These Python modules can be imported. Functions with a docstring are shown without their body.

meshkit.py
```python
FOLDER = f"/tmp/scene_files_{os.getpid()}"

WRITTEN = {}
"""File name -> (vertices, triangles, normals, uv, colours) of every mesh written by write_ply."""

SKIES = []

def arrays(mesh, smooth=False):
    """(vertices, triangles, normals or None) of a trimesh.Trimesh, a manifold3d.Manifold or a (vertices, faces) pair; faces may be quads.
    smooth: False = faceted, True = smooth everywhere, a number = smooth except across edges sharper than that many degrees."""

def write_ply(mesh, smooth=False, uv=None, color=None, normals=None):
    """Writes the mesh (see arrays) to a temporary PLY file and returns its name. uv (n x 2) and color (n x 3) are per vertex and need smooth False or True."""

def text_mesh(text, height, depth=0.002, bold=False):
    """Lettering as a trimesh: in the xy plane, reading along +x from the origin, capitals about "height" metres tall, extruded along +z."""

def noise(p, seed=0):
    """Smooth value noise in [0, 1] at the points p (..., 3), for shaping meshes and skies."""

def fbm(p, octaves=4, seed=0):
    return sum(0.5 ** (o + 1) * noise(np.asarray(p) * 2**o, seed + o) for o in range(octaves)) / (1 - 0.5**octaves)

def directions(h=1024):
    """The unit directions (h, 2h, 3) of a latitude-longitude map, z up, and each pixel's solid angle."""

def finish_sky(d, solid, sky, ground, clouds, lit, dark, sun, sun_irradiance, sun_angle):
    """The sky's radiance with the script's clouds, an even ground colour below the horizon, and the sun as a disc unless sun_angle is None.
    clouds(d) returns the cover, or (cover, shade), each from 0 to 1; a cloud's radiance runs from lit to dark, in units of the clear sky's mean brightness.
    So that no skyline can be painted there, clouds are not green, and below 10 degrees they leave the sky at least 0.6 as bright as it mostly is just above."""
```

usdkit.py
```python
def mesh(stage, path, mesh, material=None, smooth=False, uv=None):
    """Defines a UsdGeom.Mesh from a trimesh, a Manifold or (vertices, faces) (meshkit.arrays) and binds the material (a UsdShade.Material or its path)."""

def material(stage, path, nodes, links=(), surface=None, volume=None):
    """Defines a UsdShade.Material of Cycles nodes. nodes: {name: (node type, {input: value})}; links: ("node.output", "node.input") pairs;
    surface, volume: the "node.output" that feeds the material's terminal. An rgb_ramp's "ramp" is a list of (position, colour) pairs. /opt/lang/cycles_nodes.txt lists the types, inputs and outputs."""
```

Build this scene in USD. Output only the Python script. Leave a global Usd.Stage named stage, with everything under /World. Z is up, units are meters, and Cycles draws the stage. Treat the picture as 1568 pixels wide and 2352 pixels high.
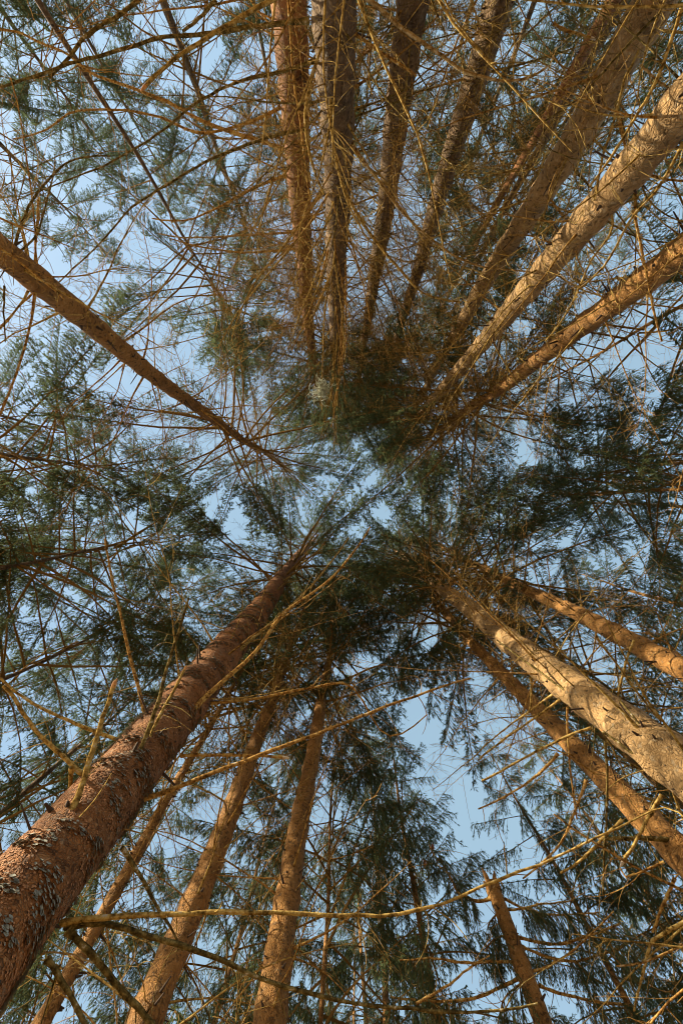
import math
import numpy as np
import usdkit, meshkit
from pxr import Usd, UsdGeom, UsdLux, UsdShade, Gf, Sdf, Vt

# ------------------------------------------------------------------ stage, camera, sky, sun, exposure
stage = Usd.Stage.CreateInMemory()
UsdGeom.SetStageUpAxis(stage, UsdGeom.Tokens.z)
UsdGeom.SetStageMetersPerUnit(stage, 1.0)
UsdGeom.Xform.Define(stage, '/World')
UsdGeom.Scope.Define(stage, '/World/Looks')
PI = math.pi
FOCAL, APERTURE = 18.0, 24.0
EXPOSURE = 1.42
SUN_INTENSITY = 1.25
SKY_STRENGTH = 0.112
SUN_EL, SUN_AZ = math.radians(27), math.atan2(0.93, 0.37)     # azimuth measured as atan2(x, y); the photograph's left is +x
EYE = np.array([0.0, 0.0, 1.2])
F = 1568 * FOCAL / APERTURE                                     # focal length in units of a picture 1568 wide, 2352 high
ZEN = np.array([(800 - 784) / F, (1176 - 1155) / F, -1.0])     # the zenith, seen a little off the picture's centre
zc = ZEN / np.linalg.norm(ZEN)
yc = np.array([0, 1.0, 0]) - zc[1] * zc
yc /= np.linalg.norm(yc)
xc = np.cross(yc, zc)
ROT = np.stack([xc, yc, zc])                                   # camera to world
cam = UsdGeom.Camera.Define(stage, '/World/camera')
cam.CreateFocalLengthAttr(FOCAL)
cam.CreateHorizontalApertureAttr(APERTURE)
cam.CreateVerticalApertureAttr(APERTURE * 1.5)
cam.CreateClippingRangeAttr(Gf.Vec2f(0.05, 2000))
cam.CreateExposureAttr(EXPOSURE)
m4 = np.eye(4)
m4[:3, :3] = ROT.T
m4[3, :3] = EYE
cam.AddTransformOp().Set(Gf.Matrix4d(*m4.ravel().tolist()))

dome = UsdLux.DomeLight.Define(stage, '/World/sky')
dome.GetPrim().SetCustomDataByKey('kind', 'structure')
# clear sky under a thin, nearly even veil of high cloud
sky = usdkit.material(stage, '/World/Looks/sky', {
    'tc': ('texture_coordinate', {}),
    'sky': ('sky_texture', {'sky_type': 'single_scattering', 'sun_disc': False, 'sun_elevation': SUN_EL, 'sun_rotation': SUN_AZ,
                            'air_density': 1.0, 'aerosol_density': 0.9, 'ozone_density': 1.0}),
    'cl': ('noise_texture', {'scale': 2.2, 'detail': 5.0, 'roughness': 0.55}),
    'fac': ('map_range', {'from_min': 0.3, 'from_max': 0.7, 'to_min': 0.56, 'to_max': 0.68}),
    'mix': ('mix', {'color2': (1.62, 2.36, 2.72)}),
    'bg': ('background_shader', {'strength': SKY_STRENGTH})},
    [('tc.generated', 'cl.vector'), ('cl.fac', 'fac.value'), ('fac.result', 'mix.fac'), ('sky.color', 'mix.color1'), ('mix.color', 'bg.color')], surface='bg.background')
UsdShade.MaterialBindingAPI.Apply(dome.GetPrim()).Bind(sky)

sun = UsdLux.DistantLight.Define(stage, '/World/sun')
sun.CreateNormalizeAttr(True)
sun.CreateIntensityAttr(SUN_INTENSITY)
sun.CreateAngleAttr(0.5)
sun.CreateColorAttr(Gf.Vec3f(1.0, 0.845, 0.60))
sd = np.array([math.sin(SUN_AZ) * math.cos(SUN_EL), math.cos(SUN_AZ) * math.cos(SUN_EL), math.sin(SUN_EL)])
sx = np.cross([0, 0, 1.0], sd)
sx /= np.linalg.norm(sx)
m4 = np.eye(4)
m4[0, :3], m4[1, :3], m4[2, :3] = sx, np.cross(sd, sx), sd
sun.AddTransformOp().Set(Gf.Matrix4d(*m4.ravel().tolist()))


# ------------------------------------------------------------------ helpers
def at(px, py, h):
    """The point h metres above the camera that the photograph (1568 x 2352 units) shows at px, py."""
    d = ROT @ np.array([(px - 784) / F, (1176 - py) / F, -1.0])
    return EYE + d * (h / d[2])


def flat(px, py):
    """Horizontal distance per metre of height above the camera at that picture point."""
    p = at(px, py, 1.0) - EYE
    return math.hypot(p[0], p[1])


COUNT = {}


def numbered(parent, name):
    k = COUNT.get((parent, name), 0)
    COUNT[(parent, name)] = k + 1
    return f'{parent}/{name}' if k == 0 else f'{parent}/{name}_{k:03d}'


def thing(name, label, cat, group=None, kind=None, loc=(0, 0, 0)):
    x = UsdGeom.Xform.Define(stage, numbered('/World', name))
    x.AddTranslateOp().Set(Gf.Vec3d(*map(float, loc)))
    tag(x.GetPrim(), label, cat, group, kind)
    return str(x.GetPath())


def tag(p, label=None, cat=None, group=None, kind=None):
    for k, v in (('label', label), ('category', cat), ('group', group), ('kind', kind)):
        if v:
            p.SetCustomDataByKey(k, v)


def put(parent, name, mesh, mat, smooth=True, kind=None, label=None, shift=None):
    v, f = mesh
    if shift is not None:
        v = v - shift
    path = numbered(parent, name)
    m = usdkit.mesh(stage, path, (v, f), mat, smooth)
    tag(m.GetPrim(), label, None, None, kind)
    return path


def join(ms):
    vs, fs, n = [], [], 0
    for v, f in ms:
        vs.append(v)
        fs.append(f + n)
        n += len(v)
    return np.vstack(vs), np.vstack(fs)


def unit(a):
    return a / (np.linalg.norm(a, axis=-1, keepdims=True) + 1e-12)


def tubes(P, R, sides, seed=0, cap=True):
    """Many tapered tubes at once. P (n, k, 3) points, R (n, k) radii."""
    P, R = np.asarray(P, float), np.asarray(R, float)
    n, k = P.shape[:2]
    t = unit(np.gradient(P, axis=1))
    d = unit(P[:, -1] - P[:, 0])
    ref = np.where(np.abs(d[:, 2:]) < 0.75, np.array([[0, 0, 1.0]]), np.array([[0.8, 0.6, 0.0]]))
    a = unit(np.cross(t, ref[:, None, :]))
    b = np.cross(t, a)
    ang = np.arange(sides) * 2 * PI / sides
    v = P[:, :, None] + R[:, :, None, None] * (np.cos(ang)[:, None] * a[:, :, None] + np.sin(ang)[:, None] * b[:, :, None])
    i, j = np.meshgrid(np.arange(k - 1), np.arange(sides), indexing='ij')
    q = np.stack([i * sides + j, i * sides + (j + 1) % sides, (i + 1) * sides + (j + 1) % sides, (i + 1) * sides + j], -1).reshape(-1, 4)
    f = np.vstack([q[:, [0, 1, 2]], q[:, [0, 2, 3]]])
    per = k * sides
    v = v.reshape(n, per, 3)
    if cap:
        v = np.concatenate([v, P[:, -1:] + t[:, -1:] * R[:, -1:, None] * 0.4], 1)
        c = np.arange(sides)
        f = np.vstack([f, np.stack([(k - 1) * sides + c, (k - 1) * sides + (c + 1) % sides, np.full(sides, per)], 1)])
        per += 1
    return v.reshape(-1, 3), (f[None] + (np.arange(n) * per)[:, None, None]).reshape(-1, 3)


def resample(P, k):
    P = np.asarray(P, float)
    s = np.r_[0, np.cumsum(np.linalg.norm(np.diff(P, axis=0), axis=1))]
    t = np.linspace(0, s[-1], k)
    if len(P) > 2:
        from scipy.interpolate import PchipInterpolator
        return PchipInterpolator(s, P, axis=0)(t), t
    return np.stack([np.interp(t, s, P[:, c]) for c in range(3)], 1), t


def axes(d):
    """Two unit vectors square to each direction d (n, 3)."""
    ref = np.where(np.abs(d[..., 2:]) < 0.9, np.array([0, 0, 1.0]), np.array([1.0, 0, 0]))
    a = unit(np.cross(d, ref))
    return a, np.cross(d, a)


# ------------------------------------------------------------------ materials
def bark(name, base, dark, pale, lichen, cells, lich_amt=0.5, bump=0.9, stretch=(1, 1, 0.6), crack=0.3):
    n = {
        'geo': ('geometry', {}),
        'map': ('mapping', {'scale': stretch}),
        'warp': ('noise_texture', {'scale': 9.0, 'detail': 3.0}),
        'wmix': ('mix_vector', {'fac': 0.12}),
        'vor': ('voronoi_texture', {'scale': cells, 'feature': 'f1', 'randomness': 1.0}),
        'edge': ('voronoi_texture', {'scale': cells, 'feature': 'distance_to_edge'}),
        'big': ('noise_texture', {'scale': 3.2, 'detail': 5.0, 'roughness': 0.6}),
        'fine': ('noise_texture', {'scale': 70.0, 'detail': 4.0, 'roughness': 0.65}),
        'mid': ('noise_texture', {'scale': 22.0, 'detail': 4.0, 'roughness': 0.6}),
        'cellv': ('separate_color', {}),
        'c1': ('rgb_ramp', {'ramp': [(0.0, tuple(0.45 * x for x in dark)), (0.13, tuple(0.45 * x for x in dark)), (0.16, base), (0.72, base), (1.0, pale)]}),
        'c2': ('rgb_ramp', {'ramp': [(0.3, tuple(0.55 * x for x in base)), (0.55, base), (0.72, pale)]}),
        'mixa': ('mix', {'fac': 0.4}),
        'crack': ('map_range', {'from_min': 0.0, 'from_max': 0.09, 'to_min': crack, 'to_max': 0.0, 'clamp': True}),
        'mixb': ('mix', {'color2': tuple(0.5 * x for x in dark)}),
        'lm': ('rgb_ramp', {'ramp': [(0.0, (0, 0, 0)), (0.60, (0, 0, 0)), (0.66, (lich_amt,) * 3), (1.0, (lich_amt,) * 3)]}),
        'lmix': ('mix', {'color2': lichen}),
        'hv': ('hsv', {}),
        'hr': ('map_range', {'from_min': 0.3, 'from_max': 0.7, 'to_min': 0.58, 'to_max': 1.32}),
        'hsum': ('math', {'math_type': 'multiply_add', 'value2': 0.6}),
        'edgeh': ('map_range', {'from_min': 0.0, 'from_max': 0.25, 'to_min': 0.0, 'to_max': 1.0, 'clamp': True}),
        'bump': ('bump', {'strength': bump, 'distance': 0.012}),
        'p': ('principled_bsdf', {'roughness': 0.85, 'specular_ior_level': 0.25}),
    }
    l = [('geo.position', 'warp.vector'), ('geo.position', 'wmix.a'), ('warp.color', 'wmix.b'), ('wmix.result', 'map.vector'),
         ('map.vector', 'vor.vector'), ('map.vector', 'edge.vector'), ('geo.position', 'big.vector'), ('geo.position', 'fine.vector'),
         ('geo.position', 'mid.vector'), ('vor.color', 'cellv.color'), ('cellv.r', 'c1.fac'), ('mid.fac', 'c2.fac'),
         ('c1.color', 'mixa.color1'), ('c2.color', 'mixa.color2'), ('edge.distance', 'crack.value'), ('crack.result', 'mixb.fac'),
         ('mixa.color', 'mixb.color1'), ('mid.fac', 'lm.fac'), ('lm.color', 'lmix.fac'), ('mixb.color', 'lmix.color1'),
         ('big.fac', 'hr.value'), ('lmix.color', 'hv.color'), ('hr.result', 'hv.value'), ('hv.color', 'p.base_color'),
         ('edge.distance', 'edgeh.value'), ('fine.fac', 'hsum.value1'), ('edgeh.result', 'hsum.value3'), ('hsum.value', 'bump.height'), ('bump.normal', 'p.normal')]
    return usdkit.material(stage, '/World/Looks/' + name, n, l, surface='p.BSDF')


def wood(name, c0, c1, c2, scale=38.0):
    n = {
        'geo': ('geometry', {}),
        'mid': ('noise_texture', {'scale': scale, 'detail': 3.0, 'roughness': 0.7}),
        'r': ('rgb_ramp', {'ramp': [(0.30, tuple(0.35 * x for x in c0)), (0.40, c0), (0.50, c1), (0.59, c2), (0.63, c2), (0.67, (0.42, 0.38, 0.30))]}),
        'p': ('diffuse_bsdf', {}),
    }
    l = [('geo.position', 'mid.vector'), ('mid.fac', 'r.fac'), ('r.color', 'p.color')]
    return usdkit.material(stage, '/World/Looks/' + name, n, l, surface='p.BSDF')


def foliage_mat(name, c0, c1, c2, w0, w1):
    """Needles and the thin wood that carries them, told apart by the mesh's own 'wood' value."""
    n = {
        'geo': ('geometry', {}),
        'at': ('attribute', {'attribute': 'wood'}),
        'r': ('rgb_ramp', {'ramp': [(0.0, c0), (0.5, c1), (0.93, c2), (1.0, (0.20, 0.12, 0.05))]}),
        'rw': ('rgb_ramp', {'ramp': [(0.0, w0), (1.0, w1)]}),
        'mx': ('mix', {}),
        'd': ('diffuse_bsdf', {}),
        't': ('translucent_bsdf', {}),
        'tf': ('map_range', {'to_min': 0.5, 'to_max': 0.0}),
        'm': ('mix_closure', {'fac': 0.25}),
    }
    l = [('geo.random_per_island', 'r.fac'), ('geo.random_per_island', 'rw.fac'), ('at.fac', 'mx.fac'), ('r.color', 'mx.color1'), ('rw.color', 'mx.color2'),
         ('mx.color', 'd.color'), ('mx.color', 't.color'), ('at.fac', 'tf.value'), ('tf.result', 'm.fac'), ('d.BSDF', 'm.closure1'), ('t.BSDF', 'm.closure2')]
    return usdkit.material(stage, '/World/Looks/' + name, n, l, surface='m.closure')


def plain(name, c, rough=0.8, var=0.3, scale=40.0):
    n = {'geo': ('geometry', {}), 'n': ('noise_texture', {'scale': scale, 'detail': 4.0}),
         'r': ('rgb_ramp', {'ramp': [(0.3, tuple(x * (1 - var) for x in c)), (0.7, tuple(x * (1 + var) for x in c))]}),
         'p': ('principled_bsdf', {'roughness': rough})}
    return usdkit.material(stage, '/World/Looks/' + name, n, [('geo.position', 'n.vector'), ('n.fac', 'r.fac'), ('r.color', 'p.base_color')], surface='p.BSDF')


M = {
    'bark_red': bark('bark_red', (0.315, 0.133, 0.044), (0.118, 0.051, 0.019), (0.46, 0.248, 0.11), (0.22, 0.20, 0.155), 85.0, 0.45, 0.8, (1, 1, 0.75), 0.25),
    'bark_orange': bark('bark_orange', (0.345, 0.172, 0.050), (0.145, 0.073, 0.023), (0.47, 0.265, 0.095), (0.14, 0.115, 0.08), 72.0, 0.45, 0.65, (1, 1, 0.6), 0.3),
    'bark_tan': bark('bark_tan', (0.37, 0.23, 0.098), (0.16, 0.095, 0.038), (0.52, 0.36, 0.185), (0.30, 0.26, 0.19), 62.0, 0.45, 0.65, (1, 1, 0.6), 0.3),
    'bark_grey': bark('bark_grey', (0.20, 0.125, 0.064), (0.075, 0.046, 0.024), (0.35, 0.24, 0.13), (0.24, 0.20, 0.14), 75.0, 0.4, 0.8, (1, 1, 0.35), 0.35),
    'flake': plain('flake', (0.34, 0.155, 0.062), 0.85, 0.5, 60.0),
    'lichen': plain('lichen', (0.26, 0.26, 0.215), 0.9, 0.55, 60.0),
    'pale_lichen': plain('pale_lichen', (0.46, 0.50, 0.40), 0.9, 0.3, 30.0),
    'scale_dark': plain('scale_dark', (0.12, 0.10, 0.075), 0.9, 0.5, 60.0),
    'knot': plain('knot', (0.045, 0.028, 0.018), 0.9, 0.4, 60.0),
    'twig_olive': wood('twig_olive', (0.134, 0.086, 0.027), (0.291, 0.192, 0.061), (0.426, 0.312, 0.108)),
    'twig_brown': wood('twig_brown', (0.123, 0.070, 0.025), (0.280, 0.162, 0.053), (0.426, 0.282, 0.104)),
    'twig_orange': wood('twig_orange', (0.14, 0.075, 0.025), (0.31, 0.168, 0.053), (0.448, 0.305, 0.095)),
    'twig_moss': wood('twig_moss', (0.062, 0.046, 0.018), (0.12, 0.088, 0.032), (0.22, 0.17, 0.065)),
    'twig_pale': wood('twig_pale', (0.17, 0.11, 0.048), (0.31, 0.21, 0.09), (0.44, 0.33, 0.18)),
    'fresh_wood': plain('fresh_wood', (0.50, 0.24, 0.07), 0.7, 0.3, 90.0),
    'pale_wood': plain('pale_wood', (0.55, 0.47, 0.37), 0.8, 0.2, 90.0),
    'foliage': foliage_mat('foliage', (0.092, 0.122, 0.060), (0.175, 0.205, 0.098), (0.30, 0.305, 0.145), (0.17, 0.103, 0.036), (0.36, 0.228, 0.080)),
    'cone': plain('cone', (0.40, 0.20, 0.09), 0.7, 0.4, 60.0),
    'floor': plain('floor', (0.23, 0.155, 0.078), 0.95, 0.5, 3.0),
}

# ------------------------------------------------------------------ ground
g = np.linspace(-1, 1, 61)
g = np.sign(g) * np.abs(g) ** 2.2 * 160
gx, gy = np.meshgrid(g, g, indexing='ij')
gz = (meshkit.fbm(np.stack([gx * 0.25, gy * 0.25, gx * 0], -1), 4, 5) - 0.5) * 0.25
gi = np.arange(61 * 61).reshape(61, 61)
gq = np.stack([gi[:-1, :-1], gi[1:, :-1], gi[1:, 1:], gi[:-1, 1:]], -1).reshape(-1, 4)
usdkit.mesh(stage, '/World/ground', (np.stack([gx, gy, gz - 0.05], -1).reshape(-1, 3), gq), M['floor'], True)
tag(stage.GetPrimAtPath('/World/ground'), 'brown forest floor of fallen needles under the spruces', 'ground', None, 'structure')


# ------------------------------------------------------------------ foliage
def blades_on(P, rng, per_m, nl, w, start=0.1, end=1.0):
    """Slender green blades (small tufts of needles) all round the polylines P (n, k, 3)."""
    n, k = P.shape[:2]
    ln = np.linalg.norm(np.diff(P, axis=1), axis=2).sum(1)
    cnt = np.maximum(2, np.round(ln * per_m)).astype(int)
    who = np.repeat(np.arange(n), cnt)
    s = rng.uniform(start, end, len(who)) * (k - 1)
    i = np.minimum(s.astype(int), k - 2)
    t = (s - i)[:, None]
    p = P[who, i] * (1 - t) + P[who, i + 1] * t
    d = unit(P[who, i + 1] - P[who, i])
    a, b = axes(d)
    ang = rng.uniform(0, 2 * PI, len(who))[:, None]
    rad = np.cos(ang) * a + np.sin(ang) * b
    dirn = unit(d * rng.uniform(0.8, 1.4, (len(who), 1)) + rad * 0.42)
    l = nl * rng.uniform(0.7, 1.25, (len(who), 1))
    wv = unit(np.cross(dirn, unit(rng.normal(size=(len(who), 3))))) * w * 0.5
    v = np.stack([p - wv * 0.8, p + wv * 0.8, p + dirn * l], 1).reshape(-1, 3)
    return v, np.arange(len(v)).reshape(-1, 3)


def hanging_twigs(base, out, length, rng, droop=1.0, shoots=5, k=5, sl0=1.0):
    """Twigs that leave base (n, 3) along out (n, 3) and bend over to hang. Returns twig polylines and side-shoot polylines."""
    n = len(base)
    P = np.zeros((n, k, 3))
    P[:, 0] = base
    d = out.copy()
    step = (length / (k - 1))[:, None]
    for j in range(1, k):
        d = unit(d + np.array([0, 0, -0.55 * 5 / k]) * droop + rng.normal(0, 0.08, (n, 3)))
        P[:, j] = P[:, j - 1] + d * step
    who = np.repeat(np.arange(n), shoots)
    s = rng.uniform(0.15, 0.92, len(who)) * (k - 1)
    i = np.minimum(s.astype(int), k - 2)
    t = (s - i)[:, None]
    p = P[who, i] * (1 - t) + P[who, i + 1] * t
    d = unit(P[who, i + 1] - P[who, i])
    a, b = axes(d)
    ang = rng.uniform(0, 2 * PI, len(who))[:, None]
    rad = np.cos(ang) * a + np.sin(ang) * b
    sl = sl0 * (rng.uniform(0.06, 0.14, len(who)) * (0.6 + 0.4 * np.clip(length[who] / 0.3, 0, 1)))[:, None]
    d1 = unit(d * 0.9 + rad * 0.6)
    d2 = unit(d1 + np.array([0, 0, -0.6]) * droop)
    S = np.stack([p, p + d1 * sl * 0.5, p + d1 * sl * 0.5 + d2 * sl * 0.5], 1)
    return P, S


def bough(L, rng, dense=1.0, first=0.1, droop=1.0, k=9):
    """A live bough along +x: its stem and hanging twigs (wood), and its needles."""
    s = np.linspace(0, 1, k)
    el = math.radians(rng.uniform(-4, 14)) - s * rng.uniform(0.45, 0.85) + s ** 3 * rng.uniform(0.35, 0.8)
    az = rng.normal(0, 0.10) * s + np.cumsum(rng.normal(0, 0.06, k))
    d = np.stack([np.cos(el) * np.cos(az), np.cos(el) * np.sin(az), np.sin(el)], 1)
    P = np.vstack([[0, 0, 0], np.cumsum(d[:-1] * (L / (k - 1)), 0)])
    r = np.linspace(0.006 + 0.0058 * L, 0.003, k)
    n = int(L * 26 * dense) + 5
    s = first + (1 - first) * (np.arange(n) + rng.uniform(0, 1, n)) / n
    u = s * (k - 1)
    i = np.minimum(u.astype(int), k - 2)
    t = (u - i)[:, None]
    base = P[i] * (1 - t) + P[i + 1] * t
    d = unit(P[i + 1] - P[i])
    side = unit(np.cross(d, [0, 0, 1.0])) * np.where(np.arange(n) % 2, 1, -1)[:, None]
    out = unit(d * rng.uniform(0.45, 0.95, (n, 1)) + side * 0.85 + np.array([0, 0, 1.0]) * rng.uniform(-0.35, 0.25, (n, 1)))
    length = (0.18 + 0.40 * rng.uniform(0, 1, n) ** 1.3) * (1.0 - 0.4 * s) * (0.7 + 0.27 * min(L, 2.2))
    T, S = hanging_twigs(base, out, length, rng, droop)
    wd = join([tubes(P[None], r[None], 4), tubes(T[:, ::2], np.array([[0.0036, 0.0028, 0.0018]]).repeat(n, 0), 3, cap=False)])
    gr = join([blades_on(T, rng, 46 * dense, 0.052, 0.0150, 0.2), blades_on(S, rng, 34 * dense, 0.056, 0.0150, 0.0, 0.75), blades_on(P[None, -4:], rng, 46, 0.050, 0.0150, 0.0)])
    return wd, gr


def turned(mesh, phi, el, roll, at_):
    x = np.array([math.cos(el) * math.cos(phi), math.cos(el) * math.sin(phi), math.sin(el)])
    y = np.array([-math.sin(phi), math.cos(phi), 0])
    z = np.cross(x, y)
    c, s = math.cos(roll), math.sin(roll)
    R = np.stack([x, c * y + s * z, c * z - s * y])
    return mesh[0] @ R + at_, mesh[1]


def foliage_mesh(path, wm, gm):
    m = usdkit.mesh(stage, path, join([wm, gm]), M['foliage'])
    UsdGeom.PrimvarsAPI(m).CreatePrimvar('wood', Sdf.ValueTypeNames.FloatArray, 'vertex').Set(Vt.FloatArray.FromNumpy(np.r_[np.ones(len(wm[0])), np.zeros(len(gm[0]))].astype(np.float32)))
    tag(m.GetPrim(), None, None, None, 'stuff')
    return m


CROWN_H = 12.0
CROWN_TRIS = 0


def crown_kind(k, Lmax, step, per, keep, droop, lo, seed, dense=1.0):
    """One crown, 12 m tall round the z axis, as a class prim that the trees refer to."""
    global CROWN_TRIS
    rng = np.random.default_rng(seed)
    w, wood_, green = 0.0, [], []
    while w < CROWN_H - 0.2:
        s = w / CROWN_H
        Ls = Lmax * (1 - s) ** 0.7 * min(1.0, lo + (1 - lo) * s / 0.15)
        n = max(3, rng.poisson(per * (1 - 0.3 * s)))
        p0 = rng.uniform(0, 2 * PI)
        for q in range(n):
            if rng.random() > keep:
                continue
            L = max(0.3, Ls * rng.uniform(0.6, 1.15))
            wd, gr = bough(L, rng, dense, 0.50 - 0.30 * s, droop)
            a = p0 + 2 * PI * q / n + rng.normal(0, 0.3), -0.14 + 0.6 * s ** 1.3 + rng.normal(0, 0.12), rng.normal(0, 0.15), np.array([0, 0, w + rng.normal(0, 0.12)])
            wood_.append(turned(wd, *a))
            green.append(turned(gr, *a))
        w += step * rng.uniform(0.75, 1.25)
    c = stage.CreateClassPrim(f'/World/crown_kind_{k:03d}')
    wm, gm = join(wood_), join(green)
    CROWN_TRIS += len(wm[1]) + len(gm[1])
    foliage_mesh(f'{c.GetPath()}/foliage', wm, gm)


KINDS = {'front': [0, 1], 'back': [2, 3]}
for k_, sd_ in enumerate((11, 12)):
    crown_kind(k_, 2.75, 0.50, 4.5, 0.88, 1.5, 0.75, sd_)
for k_, sd_ in enumerate((21, 22)):
    crown_kind(2 + k_, 2.75, 0.56, 4.6, 0.9, 1.6, 0.9, sd_, 0.95)
print('crown triangles', CROWN_TRIS)


# ------------------------------------------------------------------ trees
class Tree:
    def __init__(self, lo, hi, d, dia, top, label, bark_m, group=None, seed=0, wobble=0.03):
        """lo, hi: two picture points on the trunk's axis; d: the trunk's distance from the camera, metres."""
        self.rng = np.random.default_rng(seed + 4000)
        self.seed, self.d, self.dia, self.top = seed, d, dia, top
        self.flat_top = seed in (1, 6)
        if isinstance(lo, tuple):
            p1, p2 = at(*lo, d / flat(*lo)), at(*hi, d / flat(*hi))
            slope = (p2 - p1)[:2] / (p2 - p1)[2]
            self.base = p1[:2] - slope * p1[2]
            self.slope, self.bend = slope, p2[2] + 2.0
        else:
            self.base, self.slope, self.bend = np.asarray(lo, float), self.rng.normal(0, 0.008, 2), 30.0
        self.phase = self.rng.uniform(0, 6.28, 4)
        self.wob = wobble
        self.path = thing('spruce_tree', label, 'tree', group, loc=(*self.base, 0))
        self.shift = np.array([*self.base, 0])
        self.bark_m = bark_m

    def axis(self, z):
        z = np.asarray(z, float)
        zz = np.where(z > self.bend, self.bend + (z - self.bend) * 0.35, z)
        w = self.wob
        off = np.stack([w * np.sin(z * 0.55 + self.phase[0]) + 0.4 * w * np.sin(z * 1.7 + self.phase[1]), w * np.sin(z * 0.5 + self.phase[2]) + 0.4 * w * np.sin(z * 1.5 + self.phase[3])], -1)
        xy = self.base + self.slope * zz[..., None] + off
        return np.concatenate([xy, z[..., None]], -1)

    def radius(self, z):
        z = np.asarray(z, float)
        s = np.clip(z / self.top, 0, 1)
        return 0.5 * self.dia * np.maximum((1.0 - 0.42 * s - 0.5 * s ** 3) if self.flat_top else 0.83 * (1.0 - 0.55 * s - 0.4 * s ** 3), 0.05) + 0.10 * self.dia * np.exp(-z / 0.35)

    def trunk(self, whorls, ring=0.09, sides=26, rough=0.05, ztop=None):
        ztop = ztop or self.top
        z = np.concatenate([np.arange(-0.1, min(8.0, ztop), ring), np.arange(min(8.0, ztop), ztop + 1e-6, 0.3)])
        c, r = self.axis(z), self.radius(z)
        for w in whorls:
            r = r * (1 + 0.10 * np.exp(-((z - w) / 0.075) ** 2))
        ang = np.arange(sides) * 2 * PI / sides
        ring_dir = np.stack([np.cos(ang), np.sin(ang), 0 * ang], 1)
        q = c[:, None] + r[:, None, None] * ring_dir
        nz = meshkit.fbm(q * np.array([7, 7, 3.5]), 4, self.seed) - 0.5
        n2 = meshkit.fbm(q * np.array([30, 30, 18.0]), 2, self.seed + 9) - 0.5
        q = q + ring_dir * (r[:, None] * rough * 2.2 * nz + 0.006 * rough / 0.05 * n2)[..., None]
        k = len(z)
        i, j = np.meshgrid(np.arange(k - 1), np.arange(sides), indexing='ij')
        f = np.stack([i * sides + j, i * sides + (j + 1) % sides, (i + 1) * sides + (j + 1) % sides, (i + 1) * sides + j], -1).reshape(-1, 4)
        v = np.vstack([q.reshape(-1, 3), c[-1:] + [0, 0, 0.03]])
        f = np.vstack([f[:, [0, 1, 2]], f[:, [0, 2, 3]], np.stack([(k - 1) * sides + np.arange(sides), (k - 1) * sides + (np.arange(sides) + 1) % sides, np.full(sides, k * sides)], 1)])
        put(self.path, 'trunk', (v, f), self.bark_m, True, shift=self.shift)

    def knots(self, n, z0, z1, whorls=None):
        rng = self.rng
        z = rng.uniform(z0, z1, n)
        if whorls is not None and len(whorls):
            z[: n // 2] = rng.choice(whorls, n // 2) + rng.normal(0, 0.03, n // 2)
        phi = rng.uniform(0, 2 * PI, n)
        out = np.stack([np.cos(phi), np.sin(phi), rng.uniform(-0.3, 0.5, n)], 1)
        p = self.axis(z)
        r = self.radius(z)[:, None]
        ln = rng.uniform(0.008, 0.05, (n, 1)) * rng.choice([0.6, 0.8, 1, 3.0], (n, 1))
        P = np.stack([p + out * r * 0.9, p + out * (r + 0.006), p + out * (r + ln)], 1)
        rr = rng.uniform(0.003, 0.009, n)
        put(self.path, 'branch_stubs', tubes(P, rr[:, None] * np.array([[1.7, 1.2, 0.6]]), 5), M['knot'], True, 'stuff', shift=self.shift)

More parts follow.
